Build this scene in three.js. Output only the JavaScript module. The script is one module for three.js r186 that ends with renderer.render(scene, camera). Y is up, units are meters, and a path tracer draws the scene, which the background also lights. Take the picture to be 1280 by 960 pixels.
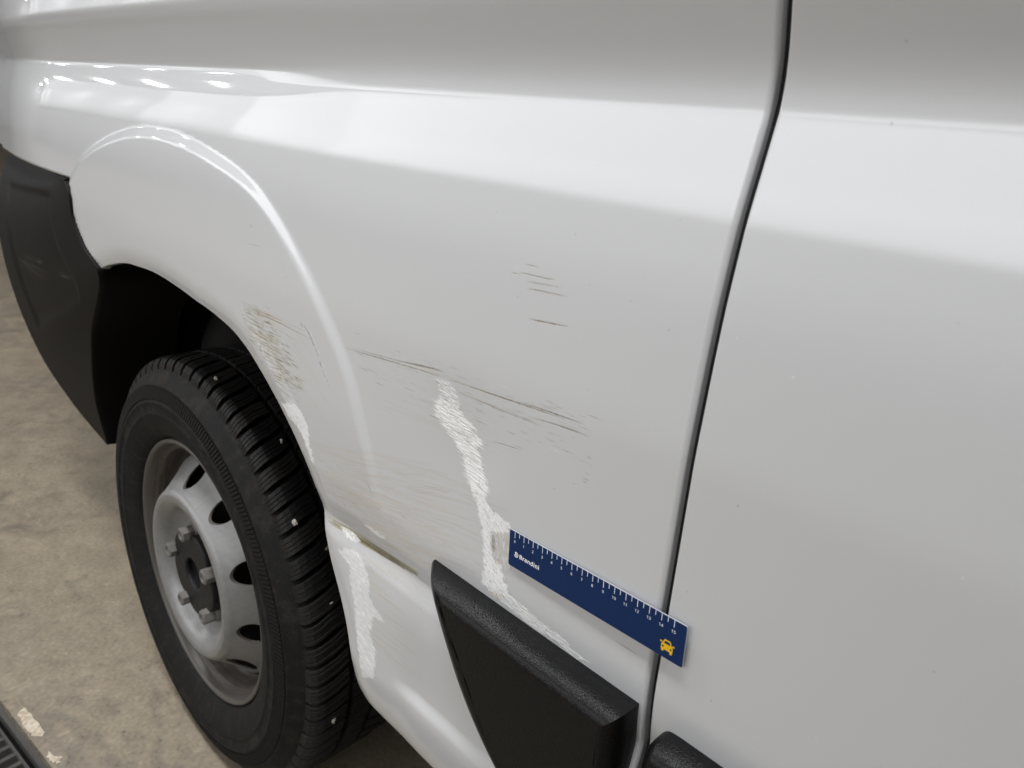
import * as THREE from 'three';
import { MarchingCubes } from 'three/addons/objects/MarchingCubes.js';
import { RoundedBoxGeometry } from 'three/addons/geometries/RoundedBoxGeometry.js';
import { mergeGeometries, mergeVertices } from 'three/addons/utils/BufferGeometryUtils.js';
import { RectAreaLightUniformsLib } from 'three/addons/lights/RectAreaLightUniformsLib.js';

// ------------------------------------------------------------------ camera, exposure, lamps
const V = (x, y, z) => new THREE.Vector3(x, y, z);
const scene = new THREE.Scene();
scene.background = new THREE.Color(0x000000);
const camera = new THREE.PerspectiveCamera(53.6, 4 / 3, 0.02, 120);
camera.position.set(0.3553, 1.0838, 0.3877);
camera.up.set(-0.28982, 0.93854, -0.18747);
camera.lookAt(0.3553 - 0.65317, 1.0838 - 0.33714, 0.3877 - 0.67801);
camera.focus = 0.66; camera.userData.fStop = 11;
const renderer = new THREE.WebGLRenderer({ antialias: true });
renderer.setSize(1024, 768);
renderer.toneMapping = THREE.LinearToneMapping;
renderer.toneMappingExposure = 1.0;
renderer.shadowMap.enabled = true;
RectAreaLightUniformsLib.init();

// ceiling lamps: [x, z, width (x), depth (z), radiance]; two rows of long lamps over the van, one row of small ones far along
// frosted windows in the wall facing the van: x from, x to, y from, y to, radiance
const WINDOWS = [];
for (const [x0, x1, f, col] of [[-11.5, 4, 1, 'near bright'], [-15, -11.5, .78, 'second'], [-20, -15, .45, 'third'], [-33.4, -20, .22, 'far dim']])
  for (const [y0, y1, L, row] of [[2.44, 2.58, .6, 'lowest glass strip'], [2.58, 2.74, 1.2, 'second glass strip'], [2.74, 2.92, 1.9, 'third glass strip'], [2.92, 4.74, 2.6, 'tall frosted window']]) WINDOWS.push([x0, x1, y0, y1, L * f, row + ' of the ' + col + ' bay']);
const WIN_Z = 6.7;
const LAMP_Y = 4.42;
const LAMPS = [];
for (const x of [-3.4, 0, 3.4]) LAMPS.push([x, 0.85, 1.5, 0.5, 32, 'long']);
for (const x of [-3.6, 0.2, 4.0]) LAMPS.push([x, 4.3, 1.3, 0.5, 1.2, 'front']);
for (const [x, z] of [[-14.2, 5.3], [-17.9, 5.6], [-21.4, 5.8], [-25.2, 5.9], [-29.4, 5.9], [-32.8, 5.9]]) LAMPS.push([x, z, 0.26, 0.2, 200, 'small']);

// ------------------------------------------------------------------ helpers
function rng(seed) { let a = seed >>> 0; return () => { a = (a + 0x6D2B79F5) >>> 0; let t = a; t = Math.imul(t ^ (t >>> 15), t | 1); t ^= t + Math.imul(t ^ (t >>> 7), t | 61); return ((t ^ (t >>> 14)) >>> 0) / 4294967296; }; }
const clamp = (x, a, b) => Math.min(b, Math.max(a, x));
const sstep = (a, b, x) => { const t = clamp((x - a) / (b - a), 0, 1); return t * t * (3 - 2 * t); };
const lerp = (a, b, t) => a + (b - a) * t;
function table(pairs) {                                  // monotone cubic through sorted [x, y]
  const n = pairs.length, d = [], m = [];
  for (let i = 0; i < n - 1; i++) d.push((pairs[i + 1][1] - pairs[i][1]) / (pairs[i + 1][0] - pairs[i][0]));
  for (let i = 0; i < n; i++) m.push(i === 0 ? d[0] : i === n - 1 ? d[n - 2] : d[i - 1] * d[i] <= 0 ? 0 : 2 * d[i - 1] * d[i] / (d[i - 1] + d[i]));
  return (x) => {
    if (x <= pairs[0][0]) return pairs[0][1];
    if (x >= pairs[n - 1][0]) return pairs[n - 1][1];
    let i = 0; while (x > pairs[i + 1][0]) i++;
    const h = pairs[i + 1][0] - pairs[i][0], t = (x - pairs[i][0]) / h, t2 = t * t, t3 = t2 * t;
    return (2 * t3 - 3 * t2 + 1) * pairs[i][1] + (t3 - 2 * t2 + t) * h * m[i] + (-2 * t3 + 3 * t2) * pairs[i + 1][1] + (t3 - t2) * h * m[i + 1];
  };
}
const names = {};
function numbered(n) { if (!(n in names)) { names[n] = 0; return n; } names[n]++; return n + '_' + String(names[n]).padStart(3, '0'); }
function shadow(o) { o.castShadow = true; o.receiveShadow = true; return o; }
function mesh(name, geo, mat, parent) { const o = shadow(new THREE.Mesh(geo, mat)); o.name = parent === scene ? numbered(name) : name; parent.add(o); return o; }
function thing(name, label, category, pos = [0, 0, 0], group) { const g = new THREE.Group(); g.name = numbered(name); g.position.set(...pos); g.userData = { label, category }; if (group) g.userData.group = group; scene.add(g); return g; }
function struct(name, geo, mat) { const o = mesh(name, geo, mat, scene); o.userData.kind = 'structure'; return o; }
function box(w, h, d, x = 0, y = 0, z = 0) { const g = new THREE.BoxGeometry(w, h, d); g.translate(x, y, z); return g; }
function plain(g) { g = g.index ? g.toNonIndexed() : g; for (const k of Object.keys(g.attributes)) if (!['position', 'normal', 'uv'].includes(k)) g.deleteAttribute(k); return g; }
function merge(list) { return mergeGeometries(list.map(plain), false); }
function gridGeo(nu, nv, fn) {                           // fn(u, v) -> [x, y, z, (tu, tv)]
  const p = [], t = [], idx = [];
  for (let j = 0; j <= nv; j++) for (let i = 0; i <= nu; i++) { const q = fn(i / nu, j / nv); p.push(q[0], q[1], q[2]); t.push(q[3] ?? i / nu, q[4] ?? j / nv); }
  for (let j = 0; j < nv; j++) for (let i = 0; i < nu; i++) { const a = j * (nu + 1) + i, b = a + 1, c = a + nu + 1, d = c + 1; idx.push(a, b, d, a, d, c); }
  const g = new THREE.BufferGeometry(); g.setAttribute('position', new THREE.Float32BufferAttribute(p, 3)); g.setAttribute('uv', new THREE.Float32BufferAttribute(t, 2)); g.setIndex(idx); g.computeVertexNormals(); return g;
}
function lathe(profile, seg) {                           // [[radius, z], ...] turned about the z axis
  const g = new THREE.LatheGeometry(profile.map(([r, z]) => new THREE.Vector2(r, z)), seg); g.rotateX(Math.PI / 2); return g;
}
function canvasOf(w, h) { const c = document.createElement('canvas'); c.width = w; c.height = h; return [c, c.getContext('2d')]; }
function tex(c, srgb, wrap) { const t = new THREE.CanvasTexture(c); if (srgb) t.colorSpace = THREE.SRGBColorSpace; if (wrap) t.wrapS = t.wrapT = THREE.RepeatWrapping; t.anisotropy = 8; return t; }
// tiling value noise
function noiseField(seed, n) { const r = rng(seed), a = new Float32Array(n * n); for (let i = 0; i < n * n; i++) a[i] = r(); return (x, y) => { x = ((x % n) + n) % n; y = ((y % n) + n) % n; const i = Math.floor(x), j = Math.floor(y), fx = x - i, fy = y - j, u = fx * fx * (3 - 2 * fx), v = fy * fy * (3 - 2 * fy), i1 = (i + 1) % n, j1 = (j + 1) % n; return lerp(lerp(a[j * n + i], a[j * n + i1], u), lerp(a[j1 * n + i], a[j1 * n + i1], u), v); }; }
function dataTex(size, fn, srgb) { const d = new Uint8Array(size * size * 4); for (let j = 0; j < size; j++) for (let i = 0; i < size; i++) { const q = fn(i / size, j / size), k = (j * size + i) * 4; d[k] = clamp(q[0], 0, 255); d[k + 1] = clamp(q[1], 0, 255); d[k + 2] = clamp(q[2], 0, 255); d[k + 3] = 255; } const t = new THREE.DataTexture(d, size, size); t.wrapS = t.wrapT = THREE.RepeatWrapping; t.magFilter = THREE.LinearFilter; t.minFilter = THREE.LinearMipmapLinearFilter; t.generateMipmaps = true; if (srgb) t.colorSpace = THREE.SRGBColorSpace; t.needsUpdate = true; return t; }
const lin = (r, g, b) => new THREE.Color().setRGB(r, g ?? r, b ?? r);

// the traced marks were read off the photograph; this takes such a reading to metres on the flat of the side panel (z = 0)
const ROT = [[0.69955, 0.07406, -0.71074], [0.28982, -0.93854, 0.18747], [-0.65317, -0.33714, -0.67801]];
function onPanel(u, v) {
  const a = (u - 640) / 950.5, b = (v - 480) / 950.5, d = [0, 1, 2].map((i) => ROT[0][i] * a + ROT[1][i] * b + ROT[2][i]), t = -0.3877 / d[2];
  return [0.3553 + d[0] * t, 1.0838 + d[1] * t];
}

// ------------------------------------------------------------------ setting: hall floor, ceiling, walls
const fn1 = noiseField(3, 32), fn2 = noiseField(4, 128), fn3 = noiseField(5, 512), fn4 = noiseField(6, 16);
function concrete(u, v) {
  const a = fn1(u * 32, v * 32), b = fn2(u * 128 + 6 * a, v * 128), c = fn3(u * 512, v * 512), e = fn4(u * 16 + 2 * a, v * 16 + 2 * b), s = fn2(u * 64 + 17, v * 64 + 9);
  const crack = 1 - sstep(0, 0.02, Math.abs(fn4(u * 16 + .9 * b + 5, v * 16 + .9 * a + 3) - 0.5));
  return { l: 0.5 * e + 0.25 * a + 0.3 * (b - .5) + 0.3 * (c - .5), a, b, c, e, s, crack };
}
const floorMap = dataTex(2048, (u, v) => { const q = concrete(u, v), k = 123 + 17 * q.l + 6 * (q.s - .5) * 2 - 3 * q.crack + (q.c > .93 && q.b > .6 ? 12 : 0) + 14 * (q.c - .5) - (q.c < .07 && q.b < .45 ? 20 : 0); const w = (q.e - .5) * 3; return [k * 1.08 + w, k * 1.0 + w * .4, k * .875 - w]; }, true);
const floorBump = dataTex(1024, (u, v) => { const q = concrete(u, v), k = 128 + 60 * (q.c - .5) + 50 * (q.b - .5); return [k, k, k]; });
const floorRough = dataTex(1024, (u, v) => { const q = concrete(u, v), k = 150 + 60 * (q.e - .5) + 60 * (q.b - .5); return [k, k, k]; });
const floorMat = new THREE.MeshPhysicalMaterial({ map: floorMap, bumpMap: floorBump, bumpScale: 0.0012, roughnessMap: floorRough, roughness: 0.9, metalness: 0 });
{ // one sheet with metre uv, the channel of the drain left open
  const g = new THREE.BufferGeometry(), P = [], U = [], I = [];
  const dx = 0.9938, dz = -0.1110, nx = 0.1110, nz = 0.9938;      // along / across the drain
  const o = [-0.9265, 0.2110];
  const at = (s, t) => [o[0] + dx * s + nx * t, o[1] + dz * s + nz * t];
  const S = [-34, -4, 4, 14], T = [-12, 0, 0.132, 9];
  for (let j = 0; j < 4; j++) for (let i = 0; i < 4; i++) { const [x, z] = at(S[i], T[j]); P.push(x, 0, z); U.push(x / 2.5, -z / 2.5); }
  for (let j = 0; j < 3; j++) for (let i = 0; i < 3; i++) { if (i === 1 && j === 1) continue; const a = j * 4 + i; I.push(a, a + 5, a + 1, a, a + 4, a + 5); }
  g.setAttribute('position', new THREE.Float32BufferAttribute(P, 3)); g.setAttribute('uv', new THREE.Float32BufferAttribute(U, 2)); g.setIndex(I); g.computeVertexNormals();
  struct('floor', g, floorMat);
  // drain channel with its grate
  const drain = thing('drain_grate', 'grey metal drain grate in the concrete floor beside the van', 'drain grate', [o[0], 0, o[1]]);
  drain.rotation.y = Math.atan2(-dz, dx);
  const steel = new THREE.MeshStandardMaterial({ color: lin(.15, .145, .135), roughness: .5, metalness: .5, bumpMap: floorBump, bumpScale: .002 });
  const dark = new THREE.MeshStandardMaterial({ color: lin(.03), roughness: .9 });
  mesh('channel', merge([box(8, .01, .132, 0, -.11, .066), box(8, .11, .006, 0, -.055, -.003), box(8, .11, .006, 0, -.055, .135), box(.01, .11, .132, -4, -.055, .066), box(.01, .11, .132, 4, -.055, .066)]), dark, drain);
  const rail = box(8, .02, .0075, 0, -.006, .0045);
  mesh('frame_rail', rail, steel, drain); mesh('frame_rail', rail.clone().translate(0, 0, .122), steel, drain);
  mesh('grate_rail', box(8, .016, .0045, 0, -.012, .0195), steel, drain); mesh('grate_rail', box(8, .016, .0045, 0, -.012, .1115), steel, drain);
  const bar = new THREE.BoxGeometry(.0085, .014, .088, 1, 1, 1);
  for (let k = 0; k < 60; k++) { const m = mesh('grate_bar', bar, steel, drain); m.position.set(-.6 + .025 * k, -.013, .0655); }
}
const wallMat = new THREE.MeshStandardMaterial({ color: lin(.6, .6, .6), roughness: .9 });
const wallLowMat = new THREE.MeshStandardMaterial({ color: lin(.3, .295, .285), roughness: .9 });
const ceilMat = new THREE.MeshStandardMaterial({ color: lin(.34, .335, .33), roughness: .95 });
struct('ceiling', box(52, .3, 22, -10, 4.95, -2), ceilMat);
struct('wall', merge([box(52, 3.4, .3, -10, 3.1, 6.9)]), wallMat);
struct('wall', merge([box(52, 1.4, .3, -10, .7, 6.9)]), wallLowMat);
struct('wall', box(52, 4.8, .3, -10, 2.4, -10.5), wallMat);
struct('wall', box(.3, 4.8, 17.1, -34, 2.4, -1.8), wallMat);
struct('wall', box(.3, 4.8, 17.1, 13, 2.4, -1.8), wallMat);

// the bands of frosted window
for (const [x0, x1, y0, y1, L, what] of WINDOWS) {
  const w = x1 - x0, h = y1 - y0, t = thing('window_band', what + ' in the wall facing the van', 'window', [(x0 + x1) / 2, (y0 + y1) / 2, WIN_Z]);
  mesh('pane', box(w, h, .02), new THREE.MeshStandardMaterial({ color: lin(.6), emissive: new THREE.Color(.97, .99, 1), emissiveIntensity: L * .3, roughness: .7 }), t);
  const fm = new THREE.MeshStandardMaterial({ color: lin(.5), roughness: .6 });
  mesh('backing', box(w - .02, h - .02, .05, 0, 0, .045), fm, t);
  const l = new THREE.RectAreaLight(new THREE.Color(.965, .978, 1), L, w, h); l.position.z = -.02; t.add(l);
}
// lamps of the hall (mirrored in the paint, all outside the picture)
{
  const glow = new THREE.MeshStandardMaterial({ color: 0x111111, emissive: new THREE.Color(1, .99, .94), emissiveIntensity: 6 });
  const cas = new THREE.MeshStandardMaterial({ color: lin(.6), roughness: .5 });
  const ord = ['nearest', 'second', 'third', 'fourth', 'fifth', 'farthest'], side = ['left', 'middle', 'right'], seen = { long: 0, front: 0, small: 0 };
  for (const [x, z, w, d, L, kind] of LAMPS) {
    const k = seen[kind]++;
    const t = thing('ceiling_lamp', kind === 'small' ? ord[k] + ' small ceiling lamp of the row mirrored at upper left in the paint' : kind === 'long' ? side[k] + ' long ceiling lamp hung close above the side of the van' : side[k] + ' long ceiling lamp hung over the floor in front of the van', 'ceiling lamp', [x, LAMP_Y, z], ({ long: 'long lamps above the van', front: 'lamps over the floor before the van', wall: 'lamps along the bright wall', small: 'lamps in the far row' })[kind]);
    mesh('housing', box(w + .06, .06, d + .06, 0, .045, 0), cas, t);
    mesh('diffuser', box(w, .012, d, 0, .008, 0), glow, t);
    for (const q of [-.4, .4]) mesh('hanger', box(.02, .32, .02, w * q, .23, 0), cas, t);
    const l = new THREE.RectAreaLight(new THREE.Color(.965, .978, 1), L, w, d); l.position.set(0, -.004, 0); l.rotation.x = -Math.PI / 2; t.add(l);
  }
}

// ------------------------------------------------------------------ the van: shape of its side
const profile = table([[.40, -.034], [.43, -.020], [.45, -.009], [.475, -.003], [.51, 0], [.60, 0], [.632, -.0015], [.648, -.005], [.656, -.0062], [.664, -.005], [.684, -.002], [.715, 0], [.88, 0], [.93, -.0022], [.978, -.0055], [1.025, -.0115], [1.05, -.016], [1.075, -.0222], [1.090, -.0263], [1.1025, -.02985], [1.1055, -.0303], [1.108, -.0302], [1.113, -.0294], [1.126, -.0268], [1.149, -.0213], [1.166, -.0165], [1.176, -.0152], [1.19, -.0158], [1.25, -.021], [1.45, -.05]]);
// towards the door the channel is softer and the ledge below it ends in a fine crease: [height, slope], summed upward
const slopesR = [[1.0, .14], [1.03, .185], [1.05, .235], [1.07, .245], [1.0928, .245], [1.0938, .11], [1.100, .05], [1.108, -.03], [1.118, -.14], [1.130, -.25], [1.150, -.30], [1.163, -.2], [1.176, -.02], [1.19, .05], [1.25, .12], [1.45, .15]], sumR = [[1.0, -.0078]];
for (let k = 1; k <= 900; k++) { const y = 1 + k * .0005, q = slopesR.findIndex((p) => p[0] > y - .00025), [a, e] = [slopesR[Math.max(0, q - 1)], slopesR[q < 0 ? slopesR.length - 1 : q]]; sumR.push([y, sumR[k - 1][1] - .0005 * lerp(a[1], e[1], clamp((y - .00025 - a[0]) / (e[0] - a[0] || 1), 0, 1))]); }
const profileR = (y) => { const t = clamp((y - 1) / .0005, 0, 899.999), k = Math.floor(t); return lerp(sumR[k][1], sumR[k + 1][1], t - k); };
const WX = -.72, WY = .343;                                         // wheel centre
const ridgeR = table([[8, .63], [25, .645], [34, .655], [40, .672], [46, .694], [55, .706], [63, .71], [75, .694], [86, .684], [95, .680], [104, .677], [112, .677], [118, .672], [124, .66], [150, .62]]);
const openR = table([[-20, .5], [11, .500], [16, .504], [22, .509], [29, .511], [34.6, .518], [39, .527], [44, .534], [52, .536], [58, .535], [62, .531], [68.6, .517], [76, .503], [85, .497], [95, .496], [102, .500], [108, .503], [115, .508], [130, .51], [200, .51]]);
const wav1 = noiseField(21, 64), wav2 = noiseField(22, 64);
const bumperEdge = table([[.60, -.86], [.80, -.936], [.83, -.992], [.87, -1.03], [.907, -1.037], [.94, -1.06]]);
function bodyZ(x, y, door) {
  let z = profile(y);
  if (y > 1.03 && x > -.55) z = lerp(z, profileR(y), sstep(1.03, 1.06, y) * sstep(-.55, -.25, x));
  z += .0004 * (wav1(x * 5 + 20, y * 5 + 20) - .5) + .0001 * (wav2(x * 14 + 20, y * 11 + 20) - .5);
  if (door) return z;
  if (x < -1.15) z -= x > -1.5 ? .027 * ((-1.15 - x) / .4) ** 2 : .0207 + .118 * (-1.5 - x);
  const dx = x - WX, dy = y - WY, r = Math.hypot(dx, dy), th = Math.atan2(dy, dx) * 180 / Math.PI;
  if (th > 5 && th < 160) {
    const R = ridgeR(th), fade = sstep(.68, .80, y);
    let f = 1 - sstep(R - .011, R + .006, r);
    z += .0042 * f * fade;
    const lip = r - openR(th); if (lip < .03) z -= .004 * ((.03 - Math.max(lip, 0)) / .03) ** 2;      // edge rolls in towards the opening
  }
  // fold above the sill, starting a little behind the wheel
  const fx = sstep(-.165, -.115, x); z += fx * (-.0035 * (sstep(.512, .530, y) - sstep(.53, .62, y)) + .0015 * (1 - sstep(.515, .529, y)));
  // knocked-in metal around the scrape
  z -= .0022 * Math.exp(-(((x + .075) / .05) ** 2 + ((y - .80) / .07) ** 2)) - .0012 * Math.exp(-(((x + .03) / .02) ** 2 + ((y - .79) / .03) ** 2));
  z -= .0018 * Math.exp(-(((x + .24) / .03) ** 2 + ((y - .60) / .07) ** 2));
  const rec = Math.min(.9285 - y, bumperEdge(y) - x);
  if (x < -.9) z -= .028 * sstep(0, .007, rec);
  return z;
}
function nrm(x, y, door) { const h = .0012, a = (bodyZ(x + h, y, door) - bodyZ(x - h, y, door)) / (2 * h), b = (bodyZ(x, y + h, door) - bodyZ(x, y - h, door)) / (2 * h), l = Math.hypot(a, b, 1); return [-a / l, -b / l, 1 / l]; }
// texture window on the side panel (metres)
const TX0 = -.5, TY0 = .42, TW = .64;
function panelGeo(xs, ys, door) {
  const nx = xs.length, ny = ys.length, P = new Float32Array(nx * ny * 3), N = new Float32Array(nx * ny * 3), U = new Float32Array(nx * ny * 2), inside = new Uint8Array(nx * ny), I = [];
  const gap = (x, y) => { const dx = x - WX, dy = y - WY; return Math.hypot(dx, dy) - openR(Math.atan2(dy, dx) * 180 / Math.PI); };
  for (let j = 0; j < ny; j++) for (let i = 0; i < nx; i++) inside[j * nx + i] = !door && gap(xs[i], ys[j]) < 0 ? 1 : 0;
  const hid = (i, j) => xs[i] < -.9 && Math.min(.9285 - ys[j], bumperEdge(ys[j]) - xs[i]) > .02;
  const keep = (i, j) => !(hid(i, j) && hid(i + 1, j + 1) && hid(i + 1, j)) && !(inside[j * nx + i] && inside[j * nx + i + 1] && inside[(j + 1) * nx + i] && inside[(j + 1) * nx + i + 1]);
  for (let j = 0; j < ny; j++) for (let i = 0; i < nx; i++) {
    let x = xs[i], y = ys[j]; const k = j * nx + i;
    if (inside[k]) { const dx = x - WX, dy = y - WY, d = Math.hypot(dx, dy) || 1, R = openR(Math.atan2(dy, dx) * 180 / Math.PI); x = WX + dx / d * R; y = Math.max(ys[0], WY + dy / d * R); }
    const n = nrm(x, y, door);
    P.set([x, y, bodyZ(x, y, door)], k * 3); N.set(n, k * 3); U.set([(x - TX0) / TW, (y - TY0) / TW], k * 2);
  }
  for (let j = 0; j < ny - 1; j++) for (let i = 0; i < nx - 1; i++) if (door || keep(i, j)) { const a = j * nx + i; I.push(a, a + 1, a + nx + 1, a, a + nx + 1, a + nx); }
  const g = new THREE.BufferGeometry(); g.setAttribute('position', new THREE.BufferAttribute(P, 3)); g.setAttribute('normal', new THREE.BufferAttribute(N, 3)); g.setAttribute('uv', new THREE.BufferAttribute(U, 2)); g.setIndex(I); return g;
}
// folded edge along a line x = const: a rounded turn and a flange going in
function foldEdge(x, ys, door, r, depth, side) {
  const A = [0, .12, .25, .4, .55, .7, .85, 1], P = [], N = [], U = [], I = [], n = A.length + 2;
  for (const y of ys) {
    const z = bodyZ(x, y, door), n0 = nrm(x, y, door);
    for (const a of A) { const t = a * Math.PI / 2, v = V(n0[0] + 0, n0[1], n0[2]).multiplyScalar(Math.cos(t)).add(V(side * Math.sin(t), 0, 0)).normalize(); P.push(x + side * r * Math.sin(t), y, z - r * (1 - Math.cos(t))); N.push(v.x, v.y, v.z); U.push((x - TX0) / TW, (y - TY0) / TW); }
    for (const d of [depth * .5, depth]) { P.push(x + side * r, y, z - r - d); N.push(side, 0, 0); U.push((x - TX0) / TW, (y - TY0) / TW); }
  }
  for (let j = 0; j < ys.length - 1; j++) for (let i = 0; i < n - 1; i++) { const a = j * n + i; if (side > 0) I.push(a, a + 1, a + n + 1, a, a + n + 1, a + n); else I.push(a, a + n + 1, a + 1, a, a + n, a + n + 1); }
  const g = new THREE.BufferGeometry(); g.setAttribute('position', new THREE.Float32BufferAttribute(P, 3)); g.setAttribute('normal', new THREE.Float32BufferAttribute(N, 3)); g.setAttribute('uv', new THREE.Float32BufferAttribute(U, 2)); g.setIndex(I); return g;
}
const range = (a, b, s) => { const n = Math.ceil((b - a) / s), o = []; for (let i = 0; i <= n; i++) o.push(a + (b - a) * i / n); return o; };

// ------------------------------------------------------------------ scratched paint: colour, gloss, relief (marks traced from the photograph)
const TS = 2048;
const [cc, c] = canvasOf(TS, TS), [cb, b] = canvasOf(TS, TS), [cg, g2] = canvasOf(TS, TS);
const BASE = [205, 206, 208];
c.fillStyle = `rgb(${BASE})`; c.fillRect(0, 0, TS, TS);
b.fillStyle = 'rgb(128,128,128)'; b.fillRect(0, 0, TS, TS);
g2.fillStyle = 'rgb(255,128,128)'; g2.fillRect(0, 0, TS, TS);     // r: clear coat present, g: roughness
const pt = (u, v) => { const [x, y] = onPanel(u, v); return [(x - TX0) / TW * TS, (1 - (y - TY0) / TW) * TS]; };
const R1 = rng(77);
function poly(ctx, pts, style, jag = 0) {
  ctx.fillStyle = style; ctx.beginPath();
  const q = pts.map(([u, v]) => pt(u, v));
  q.forEach((p, i) => { const n = q[(i + 1) % q.length], L = Math.hypot(n[0] - p[0], n[1] - p[1]), k = jag ? Math.max(1, Math.round(L / 7)) : 1;
    for (let s = 0; s < k; s++) { const x = lerp(p[0], n[0], s / k) + (jag ? (R1() - .5) * jag * 1.8 : 0), y = lerp(p[1], n[1], s / k) + (jag ? (R1() - .5) * jag : 0); i + s ? ctx.lineTo(x, y) : ctx.moveTo(x, y); } });
  ctx.closePath(); ctx.fill();
}
function inPoly(q, x, y) { let r = false; for (let i = 0, j = q.length - 1; i < q.length; j = i++) if ((q[i][1] > y) !== (q[j][1] > y) && x < (q[j][0] - q[i][0]) * (y - q[i][1]) / (q[j][1] - q[i][1]) + q[i][0]) r = !r; return r; }
function line(ctx, x0, y0, x1, y1, w, style) { ctx.strokeStyle = style; ctx.lineWidth = w; ctx.lineCap = 'round'; ctx.beginPath(); ctx.moveTo(x0, y0); const mx = (x0 + x1) / 2 + (R1() - .5) * 4, my = (y0 + y1) / 2 + (R1() - .5) * 3; ctx.quadraticCurveTo(mx, my, x1, y1); ctx.stroke(); }
// a stroke that swells and fades along its length
function fade(ctx, x0, y0, x1, y1, w, rgb, al) {
  const n = Math.max(4, Math.round(Math.hypot(x1 - x0, y1 - y0) / 9)), bx = (R1() - .5) * 3, by = (R1() - .5) * 2.4; let px = x0, py = y0;
  for (let i = 1; i <= n; i++) { const t = i / n, x = lerp(x0, x1, t) + bx * Math.sin(Math.PI * t) + (R1() - .5) * .5, y = lerp(y0, y1, t) + by * Math.sin(Math.PI * t) + (R1() - .5) * .5, e = Math.pow(Math.sin(Math.PI * clamp(t - .5 / n, 0, 1)), .6); ctx.strokeStyle = `rgba(${rgb},${(al * e * (.55 + .45 * R1())).toFixed(3)})`; ctx.lineWidth = w * (.35 + .65 * e) * (.75 + .5 * R1()); ctx.lineCap = 'butt'; ctx.beginPath(); ctx.moveTo(px, py); ctx.lineTo(x, y); ctx.stroke(); px = x; py = y; }
}
// torn pale paint: a broken patch made of many short drags, some of them running out past its outline, with bare and grimy flecks
function torn(pts, o = {}) {
  const { n = 300, ang = .08, len = 38, solid = .7, rough = 200, tone = [251, 252, 253] } = o, q = pts.map(([u, v]) => pt(u, v));
  const xs = q.map((p) => p[0]), ys = q.map((p) => p[1]), x0 = Math.min(...xs), x1 = Math.max(...xs), y0 = Math.min(...ys), y1 = Math.max(...ys);
  const seed = (f, m) => { for (let k = 0, g = 0; k < m && g < m * 60; g++) { const x = lerp(x0, x1, R1()), y = lerp(y0, y1, R1()); if (!inPoly(q, x, y)) continue; k++; const a = ang + (R1() - .5) * .22, l = len * (.35 + R1() * R1() * 1.7); f(x, y, Math.cos(a) * l / 2, Math.sin(a) * l / 2); } };
  poly(c, pts, `rgba(${tone},${solid * .75})`, 11); poly(g2, pts, `rgb(40,${rough},0)`, 8); poly(b, pts, 'rgba(140,140,140,.6)', 8);
  seed((x, y, dx, dy) => fade(c, x - dx, y - dy, x + dx, y + dy, 2 + R1() * 4, [254, 254, 254], solid), n);
  seed((x, y, dx, dy) => { fade(c, x - dx, y - dy, x + dx, y + dy, 1.2 + R1() * 2, R1() < .6 ? [205, 203, 200] : [176, 172, 166], .55); fade(b, x - dx, y - dy, x + dx, y + dy, 2, [50, 50, 50], .7); }, n * .2);
  seed((x, y, dx, dy) => { fade(b, x - dx, y - dy, x + dx, y + dy, 2.5, [225, 225, 225], .7); }, n * .4);
  seed((x, y) => { c.fillStyle = R1() < .5 ? 'rgba(150,146,138,.55)' : 'rgba(190,186,178,.6)'; c.beginPath(); c.ellipse(x, y, .8 + R1() * 2.4, .6 + R1() * 1.2, R1() * 3, 0, 7); c.fill(); }, n * .07);
  for (let i = 0; i < q.length; i++) { const p = q[i], m = q[(i + 1) % q.length], L = Math.hypot(m[0] - p[0], m[1] - p[1]); for (let k = 0; k < L / 7; k++) { const t = R1(), x = lerp(p[0], m[0], t), y = lerp(p[1], m[1], t), l = len * (.15 + .5 * R1()), a = ang + (R1() - .5) * .5; fade(c, x - Math.cos(a) * l, y - Math.sin(a) * l, x + Math.cos(a) * l, y + Math.sin(a) * l, 1 + R1() * 2.4, R1() < .68 ? [250, 250, 249] : [150, 142, 130], R1() * .7); } }
}
// a band of fine streaks along the panel from one traced point to another
function streaks(u0, v0, u1, v1, spread, n, cols, o = {}) {
  const [ax, ay] = pt(u0, v0), [bx, by] = pt(u1, v1), { w = 1.6, part = .5, keepLen = 0 } = o;
  for (let k = 0; k < n; k++) {
    const s = keepLen ? 0 : R1() * (1 - part), e = keepLen ? 1 : s + part * (.4 + R1() * .6), off = (R1() - .5) * spread, off2 = off + (R1() - .5) * spread * .12;
    line(c, lerp(ax, bx, s), lerp(ay, by, s) + off, lerp(ax, bx, e), lerp(ay, by, e) + off2, w * (.5 + R1()), cols[Math.floor(R1() * cols.length)]);
  }
}
const BEIGE = ['rgba(176,166,148,.28)', 'rgba(196,186,170,.3)', 'rgba(160,150,130,.22)', 'rgba(206,196,184,.35)'];
const BROWN = ['rgba(120,108,88,.6)', 'rgba(98,88,74,.55)', 'rgba(140,128,108,.5)'];
// pale rubbed-in dirt below the scratches
streaks(395, 600, 640, 690, 330, 190, ['rgba(205,196,186,.20)', 'rgba(198,188,178,.16)', 'rgba(190,184,172,.14)'], { w: 7, part: .35 });
streaks(400, 610, 640, 690, 300, 70, BEIGE, { w: 1.5, part: .2 });
streaks(440, 720, 545, 800, 420, 110, ['rgba(203,194,186,.22)', 'rgba(190,180,170,.18)'], { w: 4, part: .5 });
streaks(440, 460, 700, 555, 190, 60, ['rgba(206,202,194,.2)', 'rgba(198,192,184,.16)'], { w: 4, part: .4 });
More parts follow.
